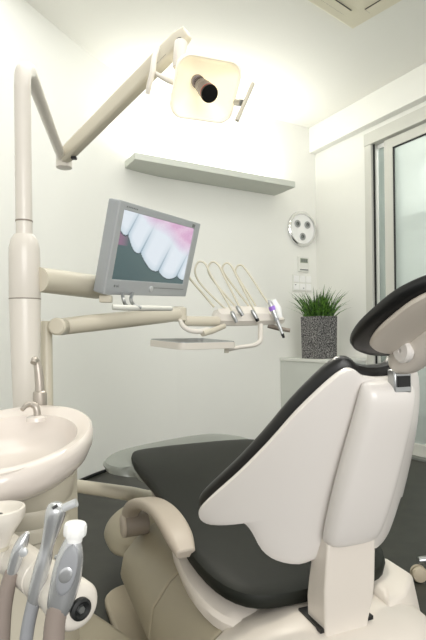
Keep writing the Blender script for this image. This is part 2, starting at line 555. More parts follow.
for i in range(300):
    a, b = random.uniform(-1, 1), random.uniform(-1, 1)
    root = pc + Z * 0.343 + d1 * (a * w * 0.42) + d2 * (b * w * 0.42)
    out = (d1 * a + d2 * b) * random.uniform(0.03, 0.21) + Vector((random.uniform(-.045, .045), random.uniform(-.045, .045), 0))
    hgt = random.uniform(0.15, 0.37) * (1 - 0.22 * (a * a + b * b) / 2)
    droop = random.uniform(0.0, 0.05) * (1.5 if random.random() < .3 else 1)
    side = Vector((random.uniform(-1, 1), random.uniform(-1, 1), 0)).normalized() * random.uniform(0.006, 0.011)
    L = []
    for k in range(5):
        q = k / 4
        p = root + Z * (hgt * (q - 0.1 * q * q) - droop * q ** 3) + out * (q ** 1.7)
        wd = side * (1 - q) ** 0.7 * 1.0 if k else side
        L.append((p - wd, p + wd) if k < 4 else (p, p))
    prev = None
    for k, (l, r) in enumerate(L):
        cur = (bm.verts.new(l), bm.verts.new(r)) if k < 4 else (bm.verts.new(l),)
        if prev:
            bm.faces.new((prev[0], prev[1], cur[1], cur[0]) if k < 4 else (prev[0], prev[1], cur[0]))
        prev = cur
obj('grass', bm, W['grass'], t)

# ------------------------------------------------------------------ dental unit: column, arms, spittoon
DC = 1.45
def colpt(y, x=25.0, d=DC): return at(x, y, d)
cx = colpt(300)
CXY = Vector((cx.x, cx.y, 0))
def zc(y, d=DC): return (at(25, y, d)).z
unit = thing('dental_unit', 'cream dental unit column with spittoon bowl and floor base at left', 'dental unit', CXY)
z1, z2 = zc(299), zc(252)
bm = N(); lathe(bm, CXY, Z, [(0.034, 0.02), (0.036, zc(420)), (0.0445, z1 - 0.003), (0.0445, z1 - 0.002)]); obj('lower_column', bm, W['cream'], unit)
bm = N(); lathe(bm, CXY, Z, [(0.0438, z1 - 0.0015), (0.0445, z1), (0.0435, z2), (0.043, zc(248)), (0.038, zc(240)), (0.028, zc(235))]); obj('upper_column', bm, W['cream'], unit)
sp_ = at(46.5, 360, 1.56); SXY = Vector((sp_.x, sp_.y, 0))
bm = N(); lathe(bm, SXY, Z, [(0.019, 0.3), (0.0185, at(46, 324, 1.56).z), (0.015, at(46, 321, 1.56).z)], 24); obj('side_column', bm, W['cream_dark'], unit)

# spittoon bowl
bc = at(10, 437, 1.00); BC = Vector((bc.x, bc.y, 0.79))
lat = R0; dep = F
def bowl_pt(a, r, h): # a angle, r radius factor
    x_, y_ = math.cos(a) * 0.160 * r, math.sin(a) * 0.205 * r
    rise = 0.035 * (y_ / 0.215)
    sh = -0.034 * max(0.0, min(1.0, (0.9 - r) / 0.05)) if (h < 0.0115 and r < .9 and h > -.069) and not (h < -.04 and r > .5 and h in OUTER) else 0.0
    return BC + lat * x_ + dep * (y_ + sh) + Z * (h + rise * min(1, r))
OUTER = (-0.071, -0.0695, -0.058, -0.036)
nn = 48
prof = [(0.36, -0.071), (0.6, -0.0695), (0.80, -0.058), (0.94, -0.036), (1.0, -0.014), (1.005, 0.004), (0.99, 0.014), (0.96, 0.018), (0.89, 0.017), (0.855, 0.010), (0.82, -0.012), (0.78, -0.030), (0.62, -0.044), (0.35, -0.052), (0.06, -0.055)]
bm = N(); loft(bm, [[bowl_pt(2 * PI * j / nn, r, h) for j in range(nn)] for r, h in prof]); bowl = obj('spittoon_bowl', bm, W['porcelain'], unit)
lc = at(36.5, 425, 1.06)
lz = BC.z + 0.034
tb = Vector((lc.x, lc.y, lz)) 
bm = N(); lathe(bm, tb, Z, [(0.021, 0), (0.02, 0.008), (0.012, 0.012)], 20); obj('spout_collar', bm, W['porcelain'], bowl)
dd = 1.10
bm = N(); dd = 1.06; tube(bm, [at(37, 422, dd), at(37.3, 414, dd), at(36, 407.5, dd), at(31.5, 404.2, dd), at(26, 405.5, dd - .01), at(22, 410, dd - .02)], [.0075, .0075, .0075, .0068, .0055, .0045], 12, 4); obj('rinse_spout', bm, W['tapgrey'], unit)
dd = 1.22
bm = N(); tube(bm, [at(40, 400, dd), at(39.5, 382, dd), at(38, 368, dd), at(36.5, 362, dd), at(34.5, 359.5, dd - .01), at(33, 363, dd - .02)], [.0115, .011, .0098, .0088, .0075, .0065], 14, 4); obj('cup_filler', bm, W['tapgrey'], unit)
q = at(40, 406, dd)
bm = N(); lathe(bm, q, Z, [(0.0165, 0), (0.0175, 0.01), (0.0165, 0.034), (0.012, 0.038)], 20); obj('filler_collar', bm, W['tapgrey'], unit)
# neck rings and pedestal under the bowl
nb = at(28, 490, 1.02); NX = Vector((nb.x, nb.y, 0))
bm = N(); lathe(bm, NX, Z, [(0.072, 0.60), (0.078, 0.605), (0.08, 0.625), (0.077, 0.632), (0.082, 0.64), (0.084, 0.66), (0.081, 0.668), (0.088, 0.675), (0.098, 0.722)], 36); obj('bowl_neck', bm, W['cream_dark'], unit)
bm = N()
pl = at(45, 540, 1.22); PX = Vector((pl.x, pl.y, 0))
prism(bm, rrect(0.085, 0.11, 0.03), lambda a, b, h: PX + R0 * (a - 0.027) + F * b + Z * h, 0.02, 0.70); ped = obj('pedestal', bm, W['cream_dark'], unit, bevel=0.01)
bm = N(); obox(bm, PX - F * 0.1105 + R0 * 0.0 + Z * 0.36, R0 * 0.0015, F * 0.001, Z * 0.33); obj('panel_seam', bm, W['arm_dark'], ped, smooth=False)
# floor base of the unit
bm = N()
fa = on_z(96, 611, 0.12); fb = on_z(145, 643, 0.12)
ev = (fb - fa).normalized(); en = Vector((-ev.y, ev.x, 0)); en = en if en.dot(-R0) > 0 else -en
prism(bm, [(-0.5, 0), (0.30, 0), (0.30, 0.36), (-0.5, 0.36)], lambda a, b, h: Vector((fa.x, fa.y, 0)) + ev * a + en * b + Z * h, 0.045, 0.12)
obj('floor_base', bm, W['chair_beige'], unit, smooth=False, bevel=0.02, seg=3)
# link bar from the unit to the chair
bm = N(); tube(bm, [at(45, 482, 1.62), at(75, 485.6, 1.66), at(132, 494, 1.92), at(172, 503, 2.06)], [.021, .021, .027, .03], 20); obj('link_bar', bm, W['cream_dark'], unit)

# ------------------------------------------------------------------ operating light
lz1 = zc(66)
j = at(64, 160, 2.30)
lt = thing('operating_light', 'cream overhead operating light on a bent pole and folding arm, lamp lit', 'operating light', CXY + Z * zc(235))
tp = at(22.5, 73, DC)
pts = [CXY + Z * zc(234.6), CXY + Z * zc(110), CXY + Z * zc(86), at(23.5, 72.5, DC + .02), at(27.5, 71, DC + .07), at(33, 81, DC + .16), at(58, 148, 2.18), j]
bm = N(); tube(bm, pts, [.0235] * 3 + [.0235, .0235, .0225, .021, .021], 20, 5); obj('pole', bm, W['cream'], lt)
bm = N(); lathe(bm, CXY, Z, [(0.0245, zc(222)), (0.0245, zc(220.5))], 24); obj('pole_seam', bm, W['arm_dark'], lt)
bm = N(); lathe(bm, j - Z * 0.042, Z, [(0.02, 0), (0.036, 0.006), (0.036, 0.082), (0.02, 0.088)], 24); jo = obj('elbow_joint', bm, W['cream'], lt)
bm = N(); obox(bm, at(74, 158, 2.24), RX * 0.012, UX * 0.006, F * 0.012); obj('elbow_bracket', bm, W['black'], jo, bevel=.003)
a0, a1 = at(66, 155, 2.26), at(187.5, 32.5, 1.92)
dirr = (a1 - a0).normalized()
bm = N()
x_, y_, _ = frame(dirr)
L = (a1 - a0).length
def armring(t_, w_, h_): return [a0 + dirr * (L * t_) + x_ * a + y_ * b for a, b in rrect(w_, h_, min(w_, h_) * 0.6, 4)]
loft(bm, [armring(-0.03, .018, .024), armring(0.0, .026, .033), armring(0.4, .026, .035), armring(0.8, .027, .037), armring(0.94, .027, .035), armring(1.0, .02, .025)])
arm = obj('spring_arm', bm, W['cream_dark'], lt, bevel=.004)
bm = N(); obox(bm, a0 + dirr * L * .79 - y_ * .012 - F * 0.0275, dirr * .035, y_ * .006, F * .003); obj('arm_slot', bm, W['black'], arm, smooth=False)
bm = N(); lathe(bm, a0 + dirr * L * .935 - y_ * .022 - x_ * 0.0 - F * .012, -F, [(.017, 0), (.017, .018), (.006, .02)], 20); obj('joint_knob', bm, W['black'], arm)
# curved side lever on the arm
dd = 1.92
bm = N(); tube(bm, [at(158, 48, dd), at(154.5, 58, dd - .03), at(152.5, 72, dd - .05), at(149.5, 84, dd - .05), at(147.5, 94, dd - .04)], [.009, .011, .011, .01, .0085], 12, 4); obj('lever', bm, W['cream'], arm)
bm = N(); tube(bm, [at(152, 71, dd - .03), at(160, 76, dd - .05), at(170, 81, dd - .06), at(176, 83.5, dd - .06)], [.008, .0085, .011, .0075], 12, 4); fk = obj('yoke', bm, W['cream'], lt)
bm = N(); tube(bm, [at(175, 83, dd - .06), at(179.5, 85.5, dd - .06)], [.009, .008], 10); obj('yoke_tip', bm, W['chrome'], fk)
# neck from arm end to lamp head
bm = N(); tube(bm, [at(181, 44, 1.9), at(179, 56, 1.88), at(178, 68, 1.88)], [.026, .023, .02], 16); obj('lamp_neck', bm, W['cream'], lt)
hc = at(205, 89, 1.86)
nrm = (at(215, 103, 1.72) - at(197, 84.5, 1.86)).normalized()
xa = (at(238, 80, 1.86) - at(178, 62, 1.86)); xa = (xa - nrm * xa.dot(nrm)).normalized()
ya = nrm.cross(xa).normalized()
if ya.z < 0: ya = -ya
def lp(a, b, h): return hc + xa * a + ya * b + nrm * h
hw, hh = 0.124, 0.108
# curved reflector dish
o2 = rrect(hw, hh, 0.05, 6)
bm = N()
rg = []
for k, (r_, h_) in enumerate(((0.12, -0.06), (0.4, -0.055), (0.7, -0.038), (0.9, -0.012), (1.0, 0.006))):
    rg.append([lp(a * r_, b * r_, h_) for a, b in o2])
loft(bm, rg, True, False)
rf = obj('reflector', bm, W['glow'], lt, solid=0.004)
bm = N()
rg = [[lp(a * k, b * k, h) for a, b in o2] for k, h in ((1.0, 0.0), (1.035, 0.004), (1.04, 0.012), (1.0, 0.016), (0.96, 0.012), (0.97, 0.003))]
rg.append(rg[0]); loft(bm, rg, False, False); obj('shield_rim', bm, W['shield'], rf)
bm = N(); lathe(bm, lp(-.02, 0.012, -.055), nrm, [(.021, 0), (.025, .012), (.025, .03), (.021, .034), (.021, .06), (.026, .066), (.026, .10), (.030, .104), (.030, .150)], 24); bh = obj('bulb_housing', bm, W['bulb'], lt)
bm = N(); lathe(bm, lp(-.02, .012, .096), nrm, [(.0315, 0), (.0315, .008), (.026, .0085)], 24); obj('bulb_cap', bm, W['black'], bh)
bm = N(); lathe(bm, lp(-.02, .012, .092), nrm, [(.0318, 0), (.0318, .004)], 24); obj('cap_ring', bm, W['red'], bh)
bm = N(); tube(bm, [at(236, 102.5, 1.84), at(242, 102.8, 1.80)], .012, 12); hn = obj('grip_mount', bm, W['steel'], lt)
bm = N(); tube(bm, [at(253, 83.5, 1.80), at(237, 120.5, 1.78)], .0075, 12); obj('lamp_grip', bm, W['cream_dark'], hn)

# ------------------------------------------------------------------ monitor and its arm
px4 = [(120.8, 199.1), (200.5, 224.4), (185.8, 297.1), (104.5, 294.0)]
rr = [ray(*p) for p in px4]
d1_ = 1.56
MM = Matrix(((-rr[1].x, rr[2].x, -rr[3].x), (-rr[1].y, rr[2].y, -rr[3].y), (-rr[1].z, rr[2].z, -rr[3].z)))
sol = MM.inverted() @ (-rr[0] * d1_)
PT = [CAM + rr[0] * d1_, CAM + rr[1] * sol[0], CAM + rr[2] * sol[1], CAM + rr[3] * sol[2]]
print('monitor depths', sol, (PT[1] - PT[0]).length, (PT[3] - PT[0]).length, (PT[1] - PT[0]).normalized().dot((PT[3] - PT[0]).normalized()))
mc = (PT[0] + PT[1] + PT[2] + PT[3]) / 4
mx = ((PT[1] - PT[0]) + (PT[2] - PT[3])).normalized()
my0 = ((PT[0] - PT[3]) + (PT[1] - PT[2])).normalized()
half = (mx.dot(my0)) / 2                                 # share the small skew between the two axes
mxx = (mx - my0 * half).normalized(); my = (my0 - mxx * my0.dot(mxx)).normalized(); mx = mxx
mn = mx.cross(my).normalized()
if mn.dot(CAM - mc) < 0: mn = -mn
mw = ((PT[1] - PT[0]).length + (PT[2] - PT[3]).length) / 4
mh = ((PT[0] - PT[3]).length + (PT[1] - PT[2]).length) / 4
def mp(a, b, h=0): return mc + mx * (a * mw) + my * (b * mh) + mn * h
mon = thing('monitor', 'silver flat screen monitor showing a close-up of teeth on an arm', 'monitor', mp(0, -1, -.03))
TH = 0.062
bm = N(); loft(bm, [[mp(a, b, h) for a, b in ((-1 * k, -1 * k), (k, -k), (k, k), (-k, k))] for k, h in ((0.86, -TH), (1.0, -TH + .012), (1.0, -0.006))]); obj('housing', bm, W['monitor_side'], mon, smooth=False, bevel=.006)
sx0, sx1, sy0, sy1 = -0.90, 0.845, -0.66, 0.83
bm = N()
outer = [(-1, -1), (1, -1), (1, 1), (-1, 1)]; inner = [(sx0, sy0), (sx1, sy0), (sx1, sy1), (sx0, sy1)]
rg = [[mp(a, b, -.006) for a, b in outer], [mp(a, b, 0.0) for a, b in outer], [mp(a, b, 0.0) for a, b in inner], [mp(a, b, -.006) for a, b in inner]]
loft(bm, rg, False, False); bz = obj('bezel', bm, W['monitor'], mon, smooth=False, bevel=.0025)
# picture on the screen: upper front teeth and gum, as a fine grid of coloured cells
NX_, NY_ = 150, 116
bm = N()
grid = [[bm.verts.new(mp(sx0 + (sx1 - sx0) * i / NX_, sy0 + (sy1 - sy0) * k / NY_, -.004)) for i in range(NX_ + 1)] for k in range(NY_ + 1)]
for k in range(NY_):
    for i in range(NX_):
        bm.faces.new((grid[k][i], grid[k][i + 1], grid[k + 1][i + 1], grid[k + 1][i]))
scr = obj('screen', bm, W['screen'], mon, smooth=False)
def mix(a, b, t_): t_ = max(0, min(1, t_)); return tuple(a[i] * (1 - t_) + b[i] * t_ for i in range(3))
NT = [(-.06, .90), (.10, .68), (.29, .45), (.58, .20), (.88, .15), (1.14, .20)]
def pic(u, v):
    bgc = mix((78, 98, 100), (104, 126, 126), u * .4 + v * .7)
    gum = 1.0 - 0.62 * (u - .40) + .035 * math.sin(u * 13)
    out = bgc
    # find the tooth this point belongs to: the gaps lean to the right going up
    for (x0, y0), (x1, y1) in zip(NT, NT[1:]):
        # gap lines start at the notches and run up and to the right
        q0 = x0 + .26 * max(0, v - y0); q1 = x1 + .26 * max(0, v - y1)
        if q0 <= u < q1:
            w_ = (u - q0) / max(1e-4, q1 - q0)
            yb = y0 + (y1 - y0) * w_ - .10 * math.sin(PI * w_) ** .7
            if v > yb:
                edge = min(w_, 1 - w_)
                out = mix(mix((192, 210, 222), (226, 234, 242), (v - yb) * 2), (232, 240, 248), edge * 4)
                out = mix(out, (196, 212, 222), max(0, 1 - (v - yb) * 9) * .6)
                if edge < .03: out = mix((150, 170, 186), out, (v - yb) * 2.2)
            elif v > yb - .018:
                out = (60, 76, 80)
            break
    if u < .13 and .50 < v < .80 and out == bgc: out = mix((150, 116, 140), bgc, (u / .13) ** 2)
    k = (v - gum + .14 + .03 * random.random()) / .26
    if k > 0:
        g = mix((218, 168, 206), (236, 206, 228), .45 + .3 * math.sin(u * 19 + v * 5 + 2 * math.sin(v * 17)) + random.uniform(-.35, .35))
        out = mix(out, g, k)
    return out
ca = scr.data.color_attributes.new('Col', 'FLOAT_COLOR', 'POINT')
idx = 0
for k in range(NY_ + 1):
    for i in range(NX_ + 1):
        ca.data[idx].color = s(*pic(i / NX_, k / NY_)) + (1,)
        idx += 1
bm = N(); lathe(bm, mp(-.02, -.83, 0), mn, [(.011, 0), (.011, .004), (.008, .005)], 20); obj('power_button', bm, W['silver_light'], bz)
bm = N(); obox(bm, mp(0.45, -.80, .0005), mx * mw * .42, my * .0012, mn * .0006); obj('bezel_groove', bm, W['grey'], bz, smooth=False)
bm = N(); lathe(bm, mp(-.83, -.80, 0), mn, [(.0042, 0), (.0042, .0008)], 14); obj('logo_disc', bm, W['grey'], bz)
text('logo_lettering', 'LG', .011, mp(-.795, -.825, .0006), mx, my, W['black'], bz)
bm = N()
for k in range(7): obox(bm, mp(-.855 + .034 * k, .905, .0005), mx * (.0018 if k % 2 else .0026), my * .0022, mn * .0005)
obj('bezel_print', bm, W['grey'], bz, smooth=False)
bm = N(); obox(bm, mp(.80, .90, .0005), mx * .010, my * .006, mn * .0006); obj('sticker', bm, W['grey'], bz, smooth=False)
# handle bar and its brackets below the monitor
hz = sol[1] * .5 + sol[2] * .5
hb = [at(112.5, 307, 1.50), at(125, 307.8, 1.52), at(150, 308.2, 1.60), at(171, 308.5, 1.68)]
bm = N(); tube(bm, hb, [.0085, .009, .009, .0085], 14); hd = obj('handle', bm, W['alu'], mon)
for x0, x1_ in ((123, 129), (131, 141)):
    bm = N(); tube(bm, [mp(-.55 + (x0 - 123) * .03, -.97, -.02), at(x0, 298, 1.56), at(x0 + 2, 304, 1.55), at(x1_, 307.8, 1.56)], .0055, 10, 4); obj('handle_bracket', bm, W['steel'], hd)
# arm
p_ = at(101, 287.5, 1.79)
bm = N(); tube(bm, [at(38, 279.5, DC), at(96, 287, 1.75), p_], [.037, .042, .034], 24); ma = obj('monitor_arm', bm, W['cream_dark'], unit)
bm = N(); lathe(bm, CXY, Z, [(.0449, zc(299.4)), (.0449, zc(298.6))], 28); obj('collar_seam', bm, W['arm_dark'], ma)
bm = N(); tube(bm, [p_, mp(-.6, -.45, -TH - .003)], .018, 12); obj('tilt_joint', bm, W['black'], ma)
bm = N(); obox(bm, at(106, 299, 1.66), RX * .02, UX * .012, F * .015); obj('joint_block', bm, W['cream_dark'], ma, bevel=.003)

# ------------------------------------------------------------------ instrument delivery table
dl = thing('instrument_delivery_unit', 'cream jointed arm carrying the instrument head beside the monitor', 'delivery unit', SXY + Z * at(46, 326, 1.56).z)
j0 = at(59.5, 326.6, 1.545)
bm = N(); lathe(bm, j0 + F * .03, -F, [(.024, 0), (.027, .004), (.027, .055), (.022, .06)], 28); dj = obj('shoulder_joint', bm, W['cream_dark'], dl)
bm = N(); tube(bm, [at(62, 326.5, 1.58), at(85, 323.8, 1.62), at(125, 319.6, 1.76), at(165, 315.5, 1.88), at(178, 314, 1.92)], [.027, .028, .029, .028, .026], 24); obj('lower_arm', bm, W['cream_dark'], dl)
bm = N(); lathe(bm, at(179, 321.5, 1.93), Z, [(.02, 0), (.03, .004), (.03, .052), (.02, .058)], 24); obj('elbow', bm, W['cream_dark'], dl)
bm = N(); tube(bm, [at(183, 321, 1.95), at(218, 321.5, 2.02)], [.02, .021], 20); obj('upper_arm', bm, W['cream_dark'], dl)
dd = 1.90
bm = N(); tube(bm, [at(180, 320, dd), at(183, 326, dd), at(190, 330.5, dd), at(200, 331.5, dd), at(208, 329, dd + .03)], [.008, .0095, .0095, .0095, .008], 12, 4); obj('curved_handle', bm, W['cream'], dl)
# instrument head: a curved cream console
DH = 2.05
h0, h1 = at(213, 319, DH), at(281, 319, DH + .10)
hx = (h1 - h0).normalized(); HL = (h1 - h0).length
hy = Vector((hx.y, -hx.x, 0)).normalized(); hy = hy if hy.dot(-F) > 0 else -hy
def headring(t_, zt, zb, wf, wb):
    b = h0 + hx * (HL * t_)
    return [b - hy * wb + Z * zb, b + hy * wf * .8 + Z * zb, b + hy * wf + Z * (zb + .018), b + hy * wf * .9 + Z * (zb * .4 + zt * .6), b + hy * wf * .3 + Z * zt, b - hy * wb * .8 + Z * (zt * .9)]
bm = N()
loft(bm, [headring(0, .015, -.015, .03, .03), headring(.05, .040, -.026, .05, .05), headring(.2, .052, -.03, .07, .06), headring(.5, .055, -.028, .08, .06), headring(.8, .046, -.026, .075, .06), headring(.95, .022, -.022, .06, .05), headring(1.0, .0, -.016, .04, .03)])
hd_ = obj('instrument_head', bm, W['cream'], dl, bevel=.006, sub=1)
bm = N(); tube(bm, [at(268, 325.5, DH + .03), at(279, 328.5, DH + .03), at(290, 330.5, DH + .03)], [.010, .0095, .0085], 12); obj('grip_rod', bm, W['arm_dark'], dl)
# tray carrier below the head
dd = 1.98
bm = N(); tube(bm, [at(260.5, 324, dd + .04), at(260.5, 334, dd + .03), at(260, 341, dd + .02), at(254, 345, dd + .01), at(240, 347, dd), at(226, 350, dd - .02)], [.011, .0105, .01, .009, .0085, .008], 12, 4); tc_ = obj('tray_carrier', bm, W['cream'], dl)
bm = N(); obox(bm, at(226.5, 350, dd - .02), RX * .009, UX * .012, F * .009); obj('carrier_clip', bm, W['cream_dark'], tc_, bevel=.002)
bm = N(); tube(bm, [at(202.5, 333.5, 1.9), at(212, 331, 1.94), at(224, 326, 2.0)], [.012, .012, .011], 12); obj('tray_strut', bm, W['cream_dark'], dl)
# metal tray
tz = at(190, 343, 1.95).z
ta, tb_, tc3 = on_z(155, 343.5, tz), on_z(170, 348.0, tz), on_z(231, 341.5, tz)
ctr = (at(155, 343, 1.86) + at(231, 342, 2.02)) / 2; ctr.z = tz; ctr += RX * -.008
tx_ = (at(231, 343, 2.0) - at(163, 346.5, 1.80)); tx_.z = 0; tl = tx_.length; tx_.normalize(); ty_ = Vector((-tx_.y, tx_.x, 0))
tr = thing('instrument_tray', 'empty shallow steel instrument tray under the delivery head', 'tray', ctr)
o_ = rrect(tl * .405, .115, .028, 5)
tn_ = (Z + ty_ * -.06).normalized(); tyy = tn_.cross(tx_)
def tp_(a, b, h): return ctr + tx_ * a + tyy * b + tn_ * h
bm = N()
loft(bm, [[tp_(a * k, b * k, h) for a, b in o_] for k, h in ((.90, -.016), (.97, -.014), (1.0, .006), (1.0, .012), (.97, .012), (.955, .004), (.93, -.006), (.88, -.007))])
obj('tray_pan', bm, W['steel'], tr)
bm = N()
rg = [[tp_(a * k, b * k, h) for a, b in o_] for k, h in ((1.0, -.016), (1.02, -.015), (1.02, .008), (1.0, .009))]
rg.append(rg[0]); loft(bm, rg, False, False); obj('tray_frame', bm, W['cream'], tr)

# instruments with their hoses
IN = [
    ('slim steel instrument on first hose loop from the monitor side', [(236, 318), (217, 301), (200, 283), (195, 272), (197, 263.5), (201, 261.5), (206, 265), (212, 277), (226, 300), (234, 315)], (232.5, 313.5), (236.3, 321.5)),
    ('short steel instrument on second hose loop from the monitor side', [(241, 312), (228, 298), (213, 280), (208, 270), (210, 263.5), (214, 262), (219, 266), (224, 276), (234, 296), (240, 308)], (238, 308), (242.2, 315)),
    ('black tipped instrument on third hose loop from the monitor side', [(252, 310), (241, 296), (228, 279), (222.5, 270), (224, 264.5), (228, 263.2), (232, 267), (238, 279), (248, 298), (255, 312)], (253, 312), (257.6, 320.5)),
    ('thick silver handpiece with purple ring on the outermost hose loop', [(256, 306), (248, 293), (239, 279), (235.5, 272), (237, 266.5), (241, 265), (245, 268.5), (253, 280), (262, 294), (268, 303)], (270, 303), (283.6, 337)),
]
for i, (lab, path, a_, b_) in enumerate(IN):
    dI = 2.00 + .02 * i
    A_, B_ = at(*a_, dI - .03), at(*b_, dI - .03)
    r = thing('dental_handpiece', lab, 'dental handpiece', A_, 'handpieces on the delivery head')
    n_ = len(path)
    P_ = [at(x, y, dI + .03 - .06 * k / (n_ - 1) + (.02 if k < 3 else 0)) for k, (x, y) in enumerate(path)]
    bm = N(); tube(bm, P_, .0042, 10, 5); obj('hose', bm, W['hose_cream'], r)
    ax_ = (B_ - A_).normalized(); ln = (B_ - A_).length
    if i < 3:
        bm = N(); tube(bm, [A_ - ax_ * .01, A_, A_ + ax_ * ln * .6, B_], [.006, .009, .009, .006], 12); bd = obj('body', bm, W['steel'], r)
        bm = N(); tube(bm, [B_ - ax_ * .008, B_ + ax_ * .004], [.0085, .007], 10); obj('tip', bm, W['black'] if i == 2 else W['steel'], bd)
    else:
        bm = N(); tube(bm, [A_ - ax_ * .012, A_, A_ + ax_ * ln * .25, A_ + ax_ * ln * .55, A_ + ax_ * ln * .7, B_], [.006, .011, .012, .008, .0075, .005], 14); bd = obj('body', bm, W['silver'], r)
        for q0, q1, mm_, rr_ in ((.10, .22, 'purple', .0135), (.44, .50, 'hose_blue', .0098)):
            bm = N(); tube(bm, [A_ + ax_ * ln * q0, A_ + ax_ * ln * q1], rr_, 14); obj('marker_ring', bm, W[mm_], bd)
        bm = N(); tube(bm, [B_ - ax_ * .014, B_ + ax_ * .004], [.0075, .005], 10); obj('tip', bm, W['black'], bd)
        q = at(277, 309, dI - .05)
        bm = N(); tube(bm, [at(273, 300, dI - .02), at(277, 309, dI - .02), at(279.5, 318, dI - .02)], [.012, .018, .012], 12); obj('holder_cup', bm, W['pure'], r)
# spare hose behind the monitor
bm = N(); tube(bm, [at(185, 272, 2.1), at(191, 280, 2.1), at(203, 294, 2.1), at(214, 307, 2.08)], .005, 10, 4)
obj('supply_hose', bm, W['hose_cream'], dl)

# ------------------------------------------------------------------ assistant holder with suction handpieces
hA, hB = at(-12, 540, .83), at(73, 604, .615)
hB.z = hA.z = (hA.z + hB.z) / 2
hA = on_z(-12, 537, hA.z); hB = on_z(78, 607, hB.z)
hv = (hB - hA).normalized(); hL = (hB - hA).length
print('holder', hA, hB, hL)
ah = thing('suction_holder', 'white horizontal holder bar with round end cap and black hub', 'suction holder', (hA + hB) / 2)
prof = [(.018, 0), (.026, .006), (.027, hL * .40), (.0255, hL * .405), (.0255, hL * .41), (.027, hL * .415), (.0275, hL * .66), (.0255, hL * .665), (.0255, hL * .67), (.0275, hL * .675), (.027, hL * .84), (.0285, hL * .86), (.030, hL * .9), (.030, hL * .985), (.027, hL), (.020, hL * 1.012)]
bm = N(); lathe(bm, hA - hv * .15, hv, [(.026, 0), (.026, .14)] + [(r_, h_ + .15) for r_, h_ in prof[2:]], 36); obj('holder_bar', bm, W['cream'], ah)
bm = N(); lathe(bm, hB + hv * .003, hv, [(.0135, 0), (.0135, .006), (.010, .008), (.006, .0035), (.0001, .0035)], 24); hub = obj('end_hub', bm, W['dark_line'], ah)
bm = N(); lathe(bm, hB + hv * .006, hv, [(.0052, 0), (.0045, .004)], 6); obj('hub_bolt', bm, W['steel'], hub)
bm = N(); tube(bm, [hA - hv * .1, hA - hv * .16 + F * .1, at(-5, 560, 1.2)], .024, 16); obj('support_bar', bm, W['cream_dark'], ah)

# A: small syringe
dd = .685
r = thing('air_water_syringe', 'small silver syringe leaning at the left end of the holder bar', 'dental syringe', at(12, 575, dd))
bm = N(); tube(bm, [at(11, 576, dd), at(15, 563, dd), at(19, 550, dd), at(23.5, 540, dd), at(27.5, 532.5, dd)], [.0085, .0105, .0115, .0095, .0035], 16, 4, flat=.8); bd = obj('body', bm, W['silver'], r)
bm = N(); lathe(bm, at(24, 551.5, dd - .009), -F, [(.006, 0), (.0058, .004), (.003, .005)], 16); obj('button', bm, W['silver_light'], bd)
bm = N(); tube(bm, [at(12, 572, dd), at(7, 590, dd), at(3, 612, dd), at(1, 640, dd), at(0, 668, dd)], [.0095, .0105, .0115, .012, .012], 14, 4); obj('hose', bm, W['hose_grey'], r)
# B: suction tube with elbow nozzle
dd = .640
r = thing('suction_handpiece', 'tall silver suction handpiece with angled nozzle, middle of the holder bar', 'suction handpiece', at(35, 590, dd))
bm = N(); tube(bm, [at(33, 606, dd), at(36, 592, dd), at(41, 572, dd), at(44, 560, dd), at(47.5, 545, dd), at(52, 528, dd), at(55, 515, dd), at(57, 507, dd), at(58, 503.2, dd)], [.0075, .0098, .0102, .0098, .0083, .0108, .0128, .0118, .006], 20, 4); bd = obj('body', bm, W['silver'], r)
bm = N(); tube(bm, [at(60, 510, dd), at(67, 506.5, dd), at(76.5, 502.5, dd)], [.0055, .0052, .0055], 14); obj('nozzle', bm, W['silver_light'], bd)
bm = N(); tube(bm, [at(52.5, 508.5, dd - .011), at(57.5, 505, dd - .0085)], .0018, 8); obj('vent_slot', bm, W['black'], bd)
bm = N(); lathe(bm, at(55, 557, dd - .002), RX, [(.003, 0), (.003, .004)], 10); obj('side_pin', bm, W['steel'], bd)
bm = N(); tube(bm, [at(34, 600, dd), at(29, 622, dd), at(26, 642, dd), at(25, 668, dd)], [.0085, .0085, .0085, .0085], 14, 4); obj('hose', bm, W['hose_blue'], r)
# C: large suction handpiece with white cap
dd = .60
r = thing('suction_handpiece', 'broad silver suction handpiece with ribbed white cap next to round end cap', 'suction handpiece', at(60, 605, dd))
bm = N(); tube(bm, [at(58, 612, dd), at(60, 603, dd), at(64, 588, dd), at(67.5, 572, dd), at(70.5, 555, dd), at(73, 541, dd), at(74, 537, dd)], [.0125, .0155, .0172, .0178, .0155, .0105, .009], 24, 4, flat=.8, up=F); bd = obj('body', bm, W['silver'], r)
